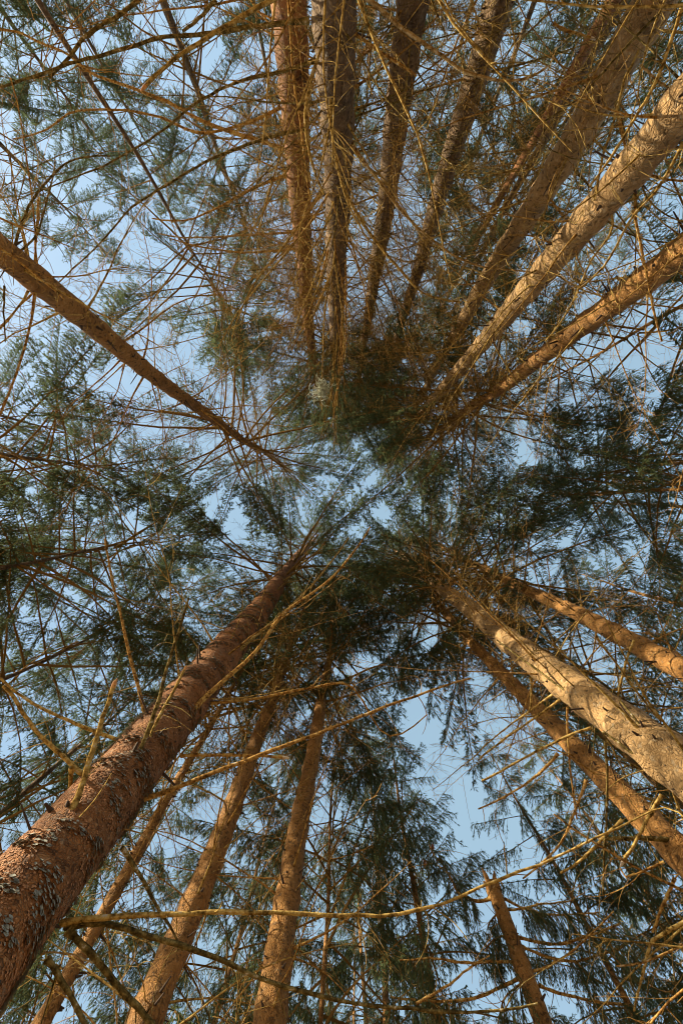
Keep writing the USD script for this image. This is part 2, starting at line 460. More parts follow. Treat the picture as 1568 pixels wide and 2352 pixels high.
    def dead(self, whorls, per, mats, length=(0.5, 1.6), r0=(0.006, 0.014), twigs=7, keep=1.0, joined=False, droop=0.5, out_of=None):
        """Bare branches in whorls round the trunk, each with its thin twigs, each a mesh of its own."""
        rng = self.rng
        made = []
        for w in whorls:
            n = rng.poisson(per)
            phi0 = rng.uniform(0, 2 * PI)
            for k in range(n):
                phi = phi0 + 2 * PI * k / max(n, 1) + rng.normal(0, 0.35)
                z = w + rng.normal(0, 0.05) if rng.random() < 0.75 else w + rng.uniform(-0.3, 0.3)
                if z < 0.6:
                    continue
                L = rng.uniform(*length) * (0.75 + 0.03 * z)
                broken = rng.random() < 0.25
                if broken:
                    L *= rng.uniform(0.2, 0.6)
                K = 10
                s = np.linspace(0, 1, K)
                el = rng.uniform(-0.15, 0.55) - droop * rng.uniform(0.5, 1.7) * s + rng.uniform(0, 0.9) * s ** 3 * (L > 0.5)
                az = phi + rng.normal(0, 0.25) * s + np.cumsum(rng.normal(0, 0.07, K))
                dd = np.stack([np.cos(el) * np.cos(az), np.cos(el) * np.sin(az), np.sin(el)], 1)
                p0 = self.axis(np.array([z]))[0]
                p0 = p0 + np.array([math.cos(phi), math.sin(phi), 0.2]) * (self.radius(z) * 0.85)
                P = np.vstack([p0, p0 + np.cumsum(dd[:-1] * (L / (K - 1)), 0)])
                ra = 0.72 * rng.uniform(*r0) * (0.55 + 0.45 * min(L, 1.4) / 1.4)
                R = ra * (1 - s * (0.45 if broken else 0.78))
                R[0] *= 1.35
                rel = P - EYE
                hor = np.hypot(rel[:, 0], rel[:, 1])
                bad = ((hor < 0.75 * rel[:, 2].clip(0.8)) & (rel[:, 2] < 3.2) & (R * F / rel[:, 2].clip(0.1) > 5)).any() or ((hor < 0.5) & (rel[:, 2] < 3.0)).any() or (np.linalg.norm(rel, axis=1) < 1.35).any()
                if bad or rng.random() > keep:
                    continue
                ms = [tubes(P[None], R[None], 6 if z < 6 else 5)]
                nt = rng.poisson((1.4 if joined else 2.3) * twigs * min(L, 1.5)) + (0 if joined else 2)
                if nt:
                    u = rng.uniform(0.12, 1.0, nt) * (K - 1)
                    i = np.minimum(u.astype(int), K - 2)
                    t = (u - i)[:, None]
                    b = P[i] * (1 - t) + P[i + 1] * t
                    d = unit(P[i + 1] - P[i])
                    side = unit(np.cross(d, [0, 0, 1.0])) * rng.choice([-1, 1], (nt, 1))
                    out = unit(d * rng.uniform(0.3, 1.1, (nt, 1)) + side * 0.8 + np.array([0, 0, 1]) * rng.normal(-0.15, 0.35, (nt, 1)))
                    ln = rng.uniform(0.07, 0.42, nt) * rng.choice([0.6, 1, 1.3], nt) * (1.1 - 0.5 * u / (K - 1))
                    kk = 5
                    T = np.zeros((nt, kk, 3))
                    T[:, 0] = b
                    cur, curl = out, rng.normal(0, 0.16, (nt, 3)) + np.array([0, 0, -0.10])
                    for q in range(1, kk):
                        cur = unit(cur + curl + rng.normal(0, 0.06, (nt, 3)))
                        T[:, q] = T[:, q - 1] + cur * (ln / (kk - 1))[:, None]
                    rt = rng.uniform(0.0011, 0.0026, (nt, 1)) * np.linspace(1, 0.55, kk)[None]
                    ms.append(tubes(T, rt, 3, cap=False))
                    # a second order on some of them
                    n2 = nt
                    pick = rng.integers(0, nt, n2)
                    j = rng.integers(1, kk - 1, n2)
                    b2 = T[pick, j]
                    d2 = unit(unit(T[pick, j + 1] - T[pick, j]) + rng.normal(0, 0.6, (n2, 3)))
                    l2 = rng.uniform(0.03, 0.14, (n2, 1))
                    T2 = np.stack([b2, b2 + d2 * l2 * 0.5, b2 + unit(d2 + rng.normal(0, 0.3, (n2, 3))) * l2], 1)
                    ms.append(tubes(T2, np.array([[0.0014, 0.0012, 0.0009]]).repeat(n2, 0), 3, cap=False))
                made.append((join(ms), mats[rng.integers(len(mats))]))
        if joined:
            if made:
                put(self.path, 'dead_branches', join([m for m, _ in made]), M[mats[0]], True, 'stuff', shift=self.shift)
        else:
            for m, mt in made[:290]:
                put(self.path, 'branch', m, M[mt], True, shift=self.shift)

    def crown(self, z0, kinds, wide=1.0):
        """Hangs one of the shared crowns on the trunk, turned, scaled and leaning with it."""
        rng = self.rng
        tall = (self.top + 0.15 - z0) / CROWN_H
        x = UsdGeom.Xform.Define(stage, numbered(self.path, 'crown'))
        a, b = self.axis(np.array([z0, self.top]))
        yaw = rng.uniform(0, 2 * PI)
        m = np.eye(4)
        m[0, :3] = np.array([math.cos(yaw), math.sin(yaw), 0]) * wide
        m[1, :3] = np.array([-math.sin(yaw), math.cos(yaw), 0]) * wide
        m[2, :3] = (b - a) / (b[2] - a[2]) * tall
        m[3, :3] = a - self.shift
        x.AddTransformOp().Set(Gf.Matrix4d(*m.ravel().tolist()))
        x.GetPrim().GetReferences().AddInternalReference(f'/World/crown_kind_{kinds[rng.integers(len(kinds))]:03d}')
        x.GetPrim().SetInstanceable(True)


def whorl_heights(rng, z0, z1, step=0.5):
    out, z = [], z0
    while z < z1:
        out.append(z)
        z += step * rng.uniform(0.75, 1.25)
    return np.array(out)


OL = ['twig_olive', 'twig_brown', 'twig_olive', 'twig_moss']
BR = ['twig_brown', 'twig_orange', 'twig_olive']
# name, lower point, upper point, distance, diameter, top, label, bark, crown start, crown length of bough, dead per whorl
SPEC = [
    ('big', (150, 1950), (690, 1275), 1.73, 0.325, 21, 'thickest trunk, red-brown with grey lichen crusts, filling the lower left corner', 'bark_red', 9.0, 1.7, 2.6, OL),
    ('left', (200, 740), (500, 965), 2.15, 0.195, 20, 'brown spruce whose shaded trunk enters alone from the left edge', 'bark_orange', 8.5, 1.6, 4.5, BR),
    ('lowmid', (440, 2080), (640, 1560), 3.2, 0.265, 20, 'orange-brown speckled trunk just right of the thick lichen-crusted one', 'bark_orange', 9.5, 1.6, 3.6, BR),
    ('lowright', (670, 2050), (745, 1560), 3.1, 0.262, 20, 'almost upright reddish trunk at the bottom middle, crossed by long bare branches', 'bark_orange', 9.0, 1.6, 3.6, BR),
    ('lowthin', (269, 2048), (390, 1830), 3.9, 0.155, 16, 'slim orange trunk half hidden behind the thick lichen-crusted one', 'bark_orange', 8.5, 1.3, 3.2, BR),
    ('rtan', (1450, 1680), (1000, 1340), 2.15, 0.275, 21, 'stout tan trunk with dark bark scales running to the right edge', 'bark_tan', 9.5, 1.6, 3.4, BR),
    ('rlow', (1400, 1810), (1110, 1500), 2.8, 0.235, 20, 'smooth orange trunk with dark knots below the stout tan trunk', 'bark_orange', 9.0, 1.6, 3.2, BR),
    ('rup', (1450, 1480), (1130, 1315), 2.95, 0.255, 20, 'grey-speckled orange trunk above the stout tan one at the right edge', 'bark_orange', 9.0, 1.7, 3.6, BR),
    ('t9', (668, 200), (715, 780), 3.4, 0.335, 21, 'reddish trunk with bright sunlit patches, left of the dark trunk at the top middle', 'bark_red', 9.0, 1.9, 6.2, BR),
    ('t10', (768, 200), (770, 900), 2.7, 0.315, 22, 'dark rough trunk standing upright at the top middle in front of the sunlit reddish one', 'bark_grey', 9.5, 1.7, 6.0, OL),
    ('t11', (915, 250), (845, 720), 3.27, 0.28, 21, 'grey-brown trunk with one pale sunlit bulge, right of the dark top middle trunk', 'bark_grey', 9.5, 1.7, 6.2, OL),
    ('t12', (1085, 220), (960, 610), 3.5, 0.26, 21, 'dark slanting trunk between the grey-brown one and the long pale one', 'bark_grey', 9.0, 1.7, 6.2, OL),
    ('t13', (1330, 280), (960, 920), 3.1, 0.285, 21, 'long pale beige sunlit trunk slanting down from the upper right', 'bark_tan', 9.0, 1.7, 4.2, OL),
    ('t14', (1400, 440), (900, 1030), 2.4, 0.27, 21, 'beige trunk with branch shadows, just below the long pale one', 'bark_tan', 9.0, 1.6, 4.2, OL),
    ('t15', (1430, 680), (1060, 950), 2.6, 0.25, 20, 'red-brown trunk at the right edge, lowest of the upper right trunks', 'bark_orange', 8.5, 1.7, 5.0, BR),
    ('t16', (1200, 370), (1050, 640), 5.9, 0.20, 19, 'thin far reddish trunk seen between the dark slanting and the long pale trunk', 'bark_red', 7.5, 1.8, 4.0, OL),
    ('t17', (1395, 60), (1290, 250), 6.2, 0.21, 19, 'far dim trunk in the dark foliage behind the long pale trunk', 'bark_grey', 7.0, 1.9, 4.0, OL),
]
TREES = {}
UPPER = ('t9', 't10', 't11', 't12', 't13', 't14', 't16', 't17')
for n_, (name, lo, hi, d, dia, top, label, bk, z0, Lm, per, mats) in enumerate(SPEC):
    t = TREES[name] = Tree(lo, hi, d, dia, top, label, M[bk], seed=n_ + 1, wobble=0.022)
    wh = whorl_heights(t.rng, 4.6 if name == 'big' else 1.6, z0 + 4.0, 0.40)
    fine = name == 'big'
    t.trunk(np.r_[wh, whorl_heights(t.rng, z0 + 3, top)], 0.025 if fine else 0.05, 56 if fine else 32, 0.055 if fine else 0.075)
    t.knots(190 if d < 4 else 60, 1.0, 10.0, wh)
    t.dead(wh, per, mats, twigs=10 if per > 4.4 else 6, length=(0.6, 2.0))
    high = {'t11': 4.5, 't12': 4.0, 't13': 3.5, 't17': 3.0}.get(name, 1.5 if name in UPPER else 0)
    t.crown(z0 + high, KINDS['front'], 0.72 if high > 2 else 0.9 if high else 1.05)

# ---- spruces further off, of which the photograph shows mostly the crowns
NICK = {'big': 'lichen-crusted trunk', 'left': 'lone left trunk', 'lowmid': 'speckled orange trunk', 'lowright': 'upright reddish trunk', 'rtan': 'stout tan trunk',
        'rlow': 'smooth knotted trunk', 'rup': 'grey-speckled right trunk', 't9': 'sunlit reddish trunk', 't10': 'dark upright trunk', 't11': 'grey-brown bulging trunk',
        't12': 'dark slanting trunk', 't13': 'long pale trunk', 't14': 'beige shadowed trunk', 't15': 'red-brown right trunk'}


def bearing(p):
    return math.degrees(math.atan2(p[1], -p[0])) % 360            # as in the picture: 0 right, 90 up


ring = sorted((bearing(TREES[k].axis(np.array([6.0]))[0]), v) for k, v in NICK.items())
rb = np.random.default_rng(77)
BACK = []
for gy_ in np.arange(-12.2, 12.3, 2.45):
    for gx_ in np.arange(-9.8, 9.9, 2.45):
        p = np.array([gx_, gy_]) + rb.uniform(-0.7, 0.7, 2)
        d, ang = np.hypot(*p), bearing(p)
        ex, ey = abs(p[0]) / 0.667, abs(p[1])
        if d < 4.6 or max(ex, ey) > 12.2 or min(np.hypot(*(t.base - p)) for t in TREES.values()) < 1.6:
            continue
        if 278 < ang < 303:                      # open sky at the lower right, with only low crowns beneath
            continue
        if 8 < ang < 36 and d > 6.6:             # bluer and more open there
            continue
        if 112 < ang < 162 and d < 9.5:
            continue
        BACK.append([p, d, ang, None])
for deg, d, top in ((122, 5.3, 17.5), (190, 4.7, 18), (2, 4.9, 18.5), (299, 6.6, 13.5), (280, 6.0, 14.5), (284, 8.6, 9.5), (291, 10.2, 10.5), (298, 8.8, 9.0), (288, 6.4, 6.2)):
    BACK.append([np.array([-math.cos(math.radians(deg)), math.sin(math.radians(deg))]) * d, d, deg, top])
where = {}
for b in BACK:
    k = int(np.searchsorted([r[0] for r in ring], b[2])) % len(ring)
    where.setdefault(k, []).append(b)
RANK = ['nearest', 'second nearest', 'third nearest', 'fourth nearest', 'fifth nearest', 'sixth nearest', 'seventh nearest', 'eighth nearest', 'ninth nearest', 'tenth nearest', 'eleventh nearest', 'twelfth nearest', 'thirteenth nearest']
nb = 0
for k, bs in sorted(where.items()):
    for rank, (p, d, ang, top) in enumerate(sorted(bs, key=lambda b: b[1])):
        side = 'left' if 140 < ang < 225 else 'top' if 40 < ang <= 140 else 'bottom' if 225 <= ang < 318 else 'right'
        lab = (RANK[min(rank, 12)] if len(bs) > 1 else 'single') + f' background spruce between the {ring[k - 1][1]} and the {ring[k][1]}'
        low = top is not None and top < 12
        slim = top is not None and 12 < top < 15
        top = top or rb.uniform(16, 20)
        t = Tree(p, None, d, 0.085 if d < 5.5 else rb.uniform(0.11, 0.15) if side == 'left' else rb.uniform(0.14, 0.22), top, lab,
                 M['bark_orange' if side in ('right', 'bottom') else 'bark_grey'], 'background spruces', seed=100 + nb)
        nb += 1
        z0 = 2.5 if low else (10.0 if d > 8 else 10.3) if 108 < ang < 165 else {'left': 7.6, 'right': 6.5, 'top': 4.5, 'bottom': 4.0}[side] + rb.uniform(-0.7, 0.7)
        wh = whorl_heights(t.rng, 2.0, z0 + 2, 0.45)
        t.trunk(wh, 0.2, 14, 0.04)
        t.dead(wh, 2.4, ['twig_brown'], joined=True, twigs=3)
        t.crown(z0, KINDS['back'], 0.75 if low else 0.7 if slim else 1.0)
print('background trees', nb)


# ------------------------------------------------------------------ branches that the photograph shows one by one
def trace(pts, tree, w0, w1, rise=0.0, mat='twig_olive', twigs=6, broken=None, h0=None, seed=0, hang=0.0, hang_from=0.15, tw=(0.08, 0.35)):
    """A branch of TREE that starts at the first picture point, on the trunk, and passes under the others; rise: how much higher its far end is."""
    rng = np.random.default_rng(seed + 7000)
    t = TREES[tree]
    h0 = h0 if h0 is not None else t.d / flat(*pts[0])
    a = np.r_[0, np.cumsum([math.dist(p, q) for p, q in zip(pts, pts[1:])])]
    P = np.array([at(x, y, h0 + rise * k / a[-1]) for (x, y), k in zip(pts, a)])
    K = max(12, 3 * len(pts))
    P, L = resample(P, K)
    P[1:] += np.cumsum(rng.normal(0, 0.0012, (K - 1, 3)), 0) + rng.normal(0, 0.0012, (K - 1, 3))
    h = P[:, 2] - EYE[2]
    R = 0.72 * np.linspace(w0, w1, K) * 0.5 / F * np.median(h) * (1 + rng.normal(0, 0.08, K))
    R[0] *= 1.3
    ms = [tubes(P[None], R[None], 8)]
    if twigs:
        u = rng.uniform(0.1, 1.0, twigs) * (K - 1)
        i = np.minimum(u.astype(int), K - 2)
        f = (u - i)[:, None]
        b = P[i] * (1 - f) + P[i + 1] * f
        d = unit(P[i + 1] - P[i])
        side = unit(np.cross(d, [0, 0, 1.0])) * rng.choice([-1, 1], (twigs, 1))
        cur = unit(d * rng.uniform(0.2, 1.1, (twigs, 1)) + side * 0.8 + np.array([0, 0, 1]) * rng.normal(-0.1, 0.4, (twigs, 1)))
        T = np.zeros((twigs, 7, 3))
        T[:, 0] = b
        curl = rng.normal(0, 0.17, (twigs, 3)) + np.array([0, 0, -0.08])
        ln = rng.uniform(*tw, twigs)
        for q in range(1, 7):
            cur = unit(cur + curl + rng.normal(0, 0.05, (twigs, 3)))
            T[:, q] = T[:, q - 1] + cur * (ln / 6)[:, None]
        ms.append(tubes(T, rng.uniform(0.0016, 0.0032, (twigs, 1)) * np.linspace(1, 0.5, 7)[None], 4, cap=False))
    # little spurs along it
    n = int(L[-1] * 26)
    i = rng.integers(1, K - 1, n)
    d = unit(rng.normal(size=(n, 3)))
    ms.append(tubes(np.stack([P[i], P[i] + d * (R[i][:, None] + 0.004), P[i] + d * (R[i][:, None] + rng.uniform(0.006, 0.022, (n, 1)))], 1), (R[i] * 0.30)[:, None] * np.array([[1.3, 1.0, 0.6]]), 4))
    path = put(t.path, 'branch', join(ms), M[mat], True, shift=t.shift)
    if broken:
        e = unit(P[-1] - P[-2])
        ln = rng.uniform(2.0, 3.6) * R[-1]
        E = np.stack([P[-1] - e * ln * 0.4, P[-1] + e * ln * 0.1, P[-1] + e * ln * 0.5, P[-1] + e * ln])
        E[3] += rng.normal(0, R[-1] * 0.35, 3)
        put(path, 'broken_end', tubes(E[None], np.array([[1.04, 1.06, 0.85, 0.3]]) * R[-1], 7), M[broken], False, shift=t.shift)
    if hang:
        n = int(L[-1] * hang)
        u = rng.uniform(hang_from, 1.0, n) * (K - 1)
        i = np.minimum(u.astype(int), K - 2)
        f = (u - i)[:, None]
        b = P[i] * (1 - f) + P[i + 1] * f
        d = unit(P[i + 1] - P[i])
        out = unit(unit(np.cross(d, [0, 0, 1.0])) * rng.uniform(-1, 1, (n, 1)) + d * rng.uniform(0, 0.7, (n, 1)) + np.array([0, 0, -0.55]))
        ln = rng.uniform(0.14, 0.50, n)
        T, S = hanging_twigs(b, out, ln, rng, 1.3, 8, 6, 0.62)
        wm = join([tubes(T, np.linspace(0.0028, 0.0013, 6)[None].repeat(n, 0), 3, cap=False)])
        gm = join([blades_on(T, rng, 260, 0.021, 0.0042, 0.1), blades_on(S, rng, 300, 0.021, 0.0042, 0.0)])
        foliage_mesh(numbered(path, 'hanging_foliage'), (wm[0] - t.shift, wm[1]), (gm[0] - t.shift, gm[1]))
    return P


def win(x0, y0, scale):
    """Picture points measured in an enlarged window of the photograph (1707 wide)."""
    return lambda *ps: [((x0 + x / scale) * 0.91851, (y0 + y / scale) * 0.91875) for x, y in ps]


A = win(0, 0, 1.836)
B = win(853, 0, 1.836)
C = win(0, 1706, 1.836)
D = win(853, 1706, 1.836)
E5 = win(100, 1500, 2.613)
T9 = win(600, 0, 3.136)
U = win(1300, 0, 3.852)
V = win(1200, 1600, 3.093)
S8 = win(1050, 2080, 3.484)

# the thick lichen-crusted trunk
trace([(140, 2122), (300, 2105), (500, 2100), (700, 2106), (880, 2110), (1000, 2085), (1130, 2032), (1280, 1972), (1440, 1893), (1500, 1862)], 'big', 17, 6, 0.05, 'twig_olive', 9, seed=1)
trace(C((300, 1120), (430, 1112), (700, 1180), (1000, 1270), (1250, 1375), (1568, 1450)) + D((300, 1490), (600, 1505), (900, 1472)), 'big', 19, 7, 0.1, 'twig_moss', 8, seed=2)
trace(C((310, 1140), (430, 1270), (560, 1420), (690, 1565), (760, 1660)), 'big', 24, 17, -0.1, 'twig_moss', 3, seed=3)
trace(C((215, 1270), (290, 1390), (380, 1560), (430, 1650)), 'big', 20, 15, -0.1, 'twig_moss', 2, seed=4)
trace(C((560, 760), (650, 900), (760, 1100), (840, 1230)), 'big', 15, 6, 0.05, 'twig_moss', 3, seed=41)
trace(C((645, 542), (800, 490), (1000, 410), (1170, 350), (1400, 262), (1568, 198)) + [(930, 1610), (1080, 1560)], 'big', 17, 6, 0.12, 'twig_brown', 8, seed=5)
trace(C((830, 338), (1000, 335), (1180, 338), (1300, 345)), 'big', 11, 9, 0.05, 'twig_orange', 2, 'pale_wood', seed=6)
trace([(110, 2000), (130, 1952), (152, 1895), (180, 1828), (208, 1735), (236, 1648), (260, 1575)], 'big', 24, 15, 0.5, 'twig_olive', 3, 'fresh_wood', seed=7)
trace(E5((540, 1225), (640, 1020), (700, 890), (770, 680), (830, 450), (900, 230), (970, -10)), 'big', 15, 9, 0.55, 'twig_moss', 3, seed=8)
trace(E5((580, 1200), (650, 1050), (740, 840), (870, 600), (950, 450)), 'big', 11, 9, 0.5, 'twig_olive', 2, 'fresh_wood', seed=9)
trace(E5((850, 885), (1050, 670), (1230, 500), (1400, 350), (1568, 115)) + [(760, 1330), (850, 1212)], 'big', 15, 6, 1.7, 'twig_orange', 5, seed=10)
trace(E5((1180, 440), (1320, 310), (1568, 105)) + [(720, 1340), (800, 1235)], 'big', 10, 5, 2.4, 'twig_olive', 4, seed=11)
trace(E5((700, 805), (660, 640), (590, 370), (540, 150), (500, 0)) + [(240, 1240)], 'big', 12, 6, 0.5, 'twig_brown', 5, seed=12)
trace(C((330, 390), (300, 550), (170, 700), (70, 800), (0, 855)), 'big', 16, 12, -0.02, 'twig_olive', 3, seed=13)
trace(C((385, 425), (280, 330), (170, 228), (90, 105), (20, 15)), 'big', 15, 11, 0.1, 'twig_olive', 5, seed=14)
trace(C((575, 275), (400, 212), (230, 140), (80, 55)) + [(0, 1560)], 'big', 13, 8, 0.1, 'twig_olive', 5, seed=15)
trace(C((930, 100), (1150, 78), (1400, 30), (1568, 0)) + [(900, 1690), (980, 1640)], 'big', 10, 4, 0.3, 'twig_orange', 5, seed=16)
trace(C((480, 1060), (420, 1085), (300, 1095)), 'big', 5, 4, 0, 'twig_pale', 0, seed=17)
trace(C((530, 690), (610, 685), (680, 720), (700, 800), (690, 900)), 'big', 5, 2, -0.05, 'twig_pale', 0, seed=18)
trace(C((190, 1250), (320, 1245), (430, 1270)), 'big', 6, 5, -0.02, 'twig_pale', 0, seed=19)
# dark upright trunk at the top, and its neighbours
trace(A((1420, 92), (1250, 110), (1100, 130), (900, 158), (780, 165), (600, 210), (450, 255), (330, 285), (220, 330), (100, 370), (-20, 415)), 't10', 15, 8, 0.1, 'twig_moss', 12, seed=20)
trace(A((1450, 272), (1320, 320), (1150, 355), (1000, 415), (880, 490), (800, 560), (700, 630), (560, 715), (460, 770), (250, 850), (60, 925)), 't10', 11, 3, 0.3, 'twig_moss', 12, seed=21)
trace(A((1400, 595), (1250, 620), (1100, 670), (980, 720), (850, 800), (700, 890), (600, 960), (520, 1050), (440, 1140), (330, 1240), (255, 1315)), 't10', 10, 4, 0.3, 'twig_moss', 10, seed=22)
trace(A((1300, -30), (1100, 80), (980, 150), (860, 225), (740, 310), (662, 388)), 't10', 14, 11, 0.1, 'twig_olive', 5, 'fresh_wood', seed=23)
trace(A((700, -60), (520, 80), (400, 150), (320, 250), (225, 350)), 't9', 14, 9, 0.05, 'twig_moss', 5, seed=24, h0=3.0)
trace(A((990, -5), (900, 90), (838, 142)), 't9', 12, 9, 0.05, 'twig_moss', 2, seed=25, h0=3.1)
trace(A((1330, 690), (1180, 640), (1050, 600), (900, 540), (780, 470), (650, 420), (520, 370), (430, 340), (300, 240), (180, 190), (80, 145), (-20, 135)), 't9', 12, 6, 0.2, 'twig_orange', 10, seed=26)
trace(A((1290, 490), (1100, 575), (940, 610), (720, 535), (540, 505), (350, 510), (200, 605), (60, 640)), 't9', 10, 4, 0.2, 'twig_orange', 10, seed=27)
trace(A((1350, 790), (1150, 870), (980, 960), (850, 1010), (700, 1000)), 't9', 10, 4, 0.2, 'twig_orange', 6, seed=28)
trace(A((1400, 1060), (1000, 1085), (860, 1090), (730, 1070)), 't9', 8, 4, 0.3, 'twig_pale', 6, seed=29)
trace(A((1420, 1130), (1150, 1160), (960, 1140), (780, 1095)), 't9', 8, 4, 0.2, 'twig_orange', 6, seed=30)
trace(A((1480, 880), (1300, 1130), (1150, 1330), (1060, 1568)), 't10', 8, 4, 0.6, 'twig_olive', 6, seed=31)
trace(A((1440, 1000), (1280, 1200), (1100, 1420), (1000, 1600)), 't10', 7, 4, 0.7, 'twig_olive', 6, seed=32)
trace(B((-40, -60), (130, 0), (230, 90), (370, 200), (470, 270), (560, 330), (720, 366), (820, 355), (930, 308)), 't10', 15, 7, 0.05, 'twig_pale', 6, 'pale_wood', seed=33)
trace(B((-20, 780), (60, 960), (150, 1100), (250, 1220), (400, 1360), (550, 1390)), 't10', 12, 5, 0.3, 'twig_olive', 8, seed=34)
trace(B((40, 640), (150, 800), (280, 970), (420, 1100), (560, 1190), (680, 1225), (850, 1240), (1010, 1240)), 't10', 9, 4, 0.4, 'twig_pale', 7, seed=35)
trace(B((20, 120), (200, 250), (350, 345)), 't10', 11, 8, 0.05, 'twig_orange', 3, seed=36)
trace(T9((640, 380), (570, 600), (525, 900), (540, 1080), (570, 1250), (620, 1400), (670, 1530)), 't10', 12, 7, 0.25, 'twig_olive', 5, seed=37)
trace(T9((715, 600), (710, 900), (740, 1200), (830, 1550), (950, 1800), (1000, 1882)), 't10', 10, 5, 0.3, 'twig_olive', 5, seed=38)
trace(T9((1360, 120), (1320, 500), (1290, 800), (1260, 1080)), 't11', 5, 4, 0.4, 'twig_olive', 4, seed=39)
trace(T9((805, 1040), (900, 1180), (1060, 1370), (1230, 1600), (1500, 1880)), 't10', 9, 5, 0.5, 'twig_orange', 5, seed=40)
for k in range(16):                                              # sticks that run along the dark trunk towards the zenith
    rk = np.random.default_rng(500 + k)
    x, y = 772 + rk.uniform(-22, 22), rk.uniform(420, 800)
    q = [(x, y)]
    dx = rk.normal(0, 0.33)
    for j in range(4):
        dx += rk.normal(0, 0.10)
        q.append((q[-1][0] + dx * 60, q[-1][1] + 48 + rk.uniform(0, 22)))
    trace(q, 't10', 6, 3, rk.uniform(0.2, 1.0), ['twig_olive', 'twig_brown', 'twig_orange'][k % 3], 5, seed=520 + k)
# the pale trunks at the upper right
trace(U((1568, 40), (1500, 250), (1430, 450), (1330, 750), (1150, 1080), (980, 1350), (870, 1520), (700, 1750)), 't14', 12, 7, 0.3, 'twig_olive', 6, seed=42)
trace(U((1240, 230), (1120, 520), (1000, 780), (930, 1050), (870, 1250), (790, 1500), (750, 1700), (700, 1920)), 't13', 9, 7, 0.2, 'twig_olive', 6, seed=43)
trace(U((900, 870), (950, 1150), (1000, 1350), (1060, 1620), (1110, 1900), (1120, 2060)), 't13', 11, 8, 0.1, 'twig_orange', 6, seed=44)
trace(U((1500, 0), (1200, 265), (1000, 480), (780, 720), (600, 920), (350, 1100), (100, 1230)), 't13', 9, 4, 0.1, 'twig_moss', 6, seed=45)
trace(U((1160, 615), (1300, 745), (1568, 920)), 't14', 8, 6, 0.05, 'twig_pale', 2, seed=46, h0=2.5)
trace(U((320, 220), (450, 285), (560, 325), (700, 365)), 't13', 9, 7, 0.0, 'twig_orange', 1, 'pale_wood', seed=47, h0=3.6)
trace(B((1568, 650), (1450, 870), (1330, 1000), (1220, 1200), (1080, 1330)), 't14', 9, 6, 0.3, 'twig_olive', 6, seed=48)
trace(B((1180, 880), (1240, 1050), (1140, 1200), (1060, 1380), (930, 1568)), 't14', 8, 5, 0.4, 'twig_olive', 6, seed=49)
trace(B((1340, 960), (1390, 1200), (1430, 1400), (1470, 1568)), 't14', 8, 6, 0.3, 'twig_orange', 6, seed=50)
trace(B((1260, 1270), (1310, 1310), (1450, 1370), (1568, 1380)), 't15', 5, 3, 0.1, 'twig_pale', 4, seed=51)
trace(B((960, 900), (1000, 970), (1080, 1015)), 't13', 6, 5, 0.0, 'twig_pale', 1, seed=52)
# right-hand trunks
trace(V((880, 540), (720, 440), (560, 320), (330, 150), (130, 0)), 'rtan', 9, 5, 0.9, 'twig_moss', 4, seed=60)
trace(V((1390, 870), (1290, 740), (1190, 590), (1085, 465)), 'rtan', 9, 6, 0.25, 'twig_moss', 2, seed=61)
trace(V((1370, 940), (1180, 870), (1080, 800), (955, 712)), 'rtan', 10, 8, 0.25, 'twig_moss', 2, 'fresh_wood', seed=62)
trace(D((1600, 725), (1470, 722), (1380, 716), (1290, 716), (1210, 718)), 'rlow', 18, 10, 0.0, 'twig_moss', 2, 'pale_wood', seed=63)
trace(D((1470, 520), (1405, 615), (1340, 735), (1282, 828)), 'rlow', 11, 10, -0.1, 'twig_olive', 1, 'pale_wood', seed=64, h0=2.6)
trace(D((1212, 270), (1217, 500), (1206, 760), (1195, 975)), 'rtan', 8, 6, 0.0, 'twig_moss', 4, seed=65, h0=2.5)
trace(D((1600, 1095), (1500, 1140), (1420, 1200), (1390, 1300), (1340, 1500)), 'rlow', 13, 6, 0.0, 'twig_olive', 4, seed=66)
trace(D((1530, 900), (1480, 1010), (1430, 1150)), 'rlow', 10, 8, 0.0, 'twig_orange', 2, seed=67)
trace(V((860, 680), (700, 740), (500, 840), (330, 930), (150, 1030), (20, 1100)), 'rlow', 9, 6, 0.1, 'twig_olive', 5, seed=68, h0=3.0)
trace(V((620, 460), (400, 620), (230, 740), (0, 920)), 'rlow', 8, 6, 0.1, 'twig_olive', 5, seed=69, h0=3.4)
trace(V((600, 880), (450, 1040), (270, 1170), (0, 1305)), 'rlow', 9, 5, 0.1, 'twig_brown', 6, seed=70, h0=3.1)
trace(V((820, 1080), (740, 1300), (600, 1600), (440, 1760), (330, 1850)), 'rlow', 9, 5, 0.0, 'twig_brown', 6, seed=71, h0=2.8)
trace(V((1100, 1390), (950, 1530), (800, 1680), (620, 1800)), 'rlow', 10, 7, 0.0, 'twig_olive', 5, seed=72, h0=2.6)
trace(V((1420, 1720), (1250, 1790), (1130, 1830)), 'rlow', 8, 5, 0.0, 'twig_orange', 3, seed=73, h0=2.4)
trace(V((390, 290), (400, 450), (385, 570)), 'rlow', 7, 6, 0.0, 'twig_olive', 2, seed=74, h0=3.7)
trace(V((675, 520), (680, 850), (700, 1080), (740, 1380)), 'rlow', 7, 5, 0.0, 'twig_orange', 3, seed=75, h0=3.1)
trace(V((1190, 0), (1110, 240), (1050, 490)), 'rup', 8, 7, 0.0, 'twig_olive', 2, seed=76, h0=3.6)
trace(V((900, -20), (1100, 240), (1240, 440), (1390, 620)), 'rup', 8, 6, 0.1, 'twig_olive', 3, seed=77, h0=3.4)
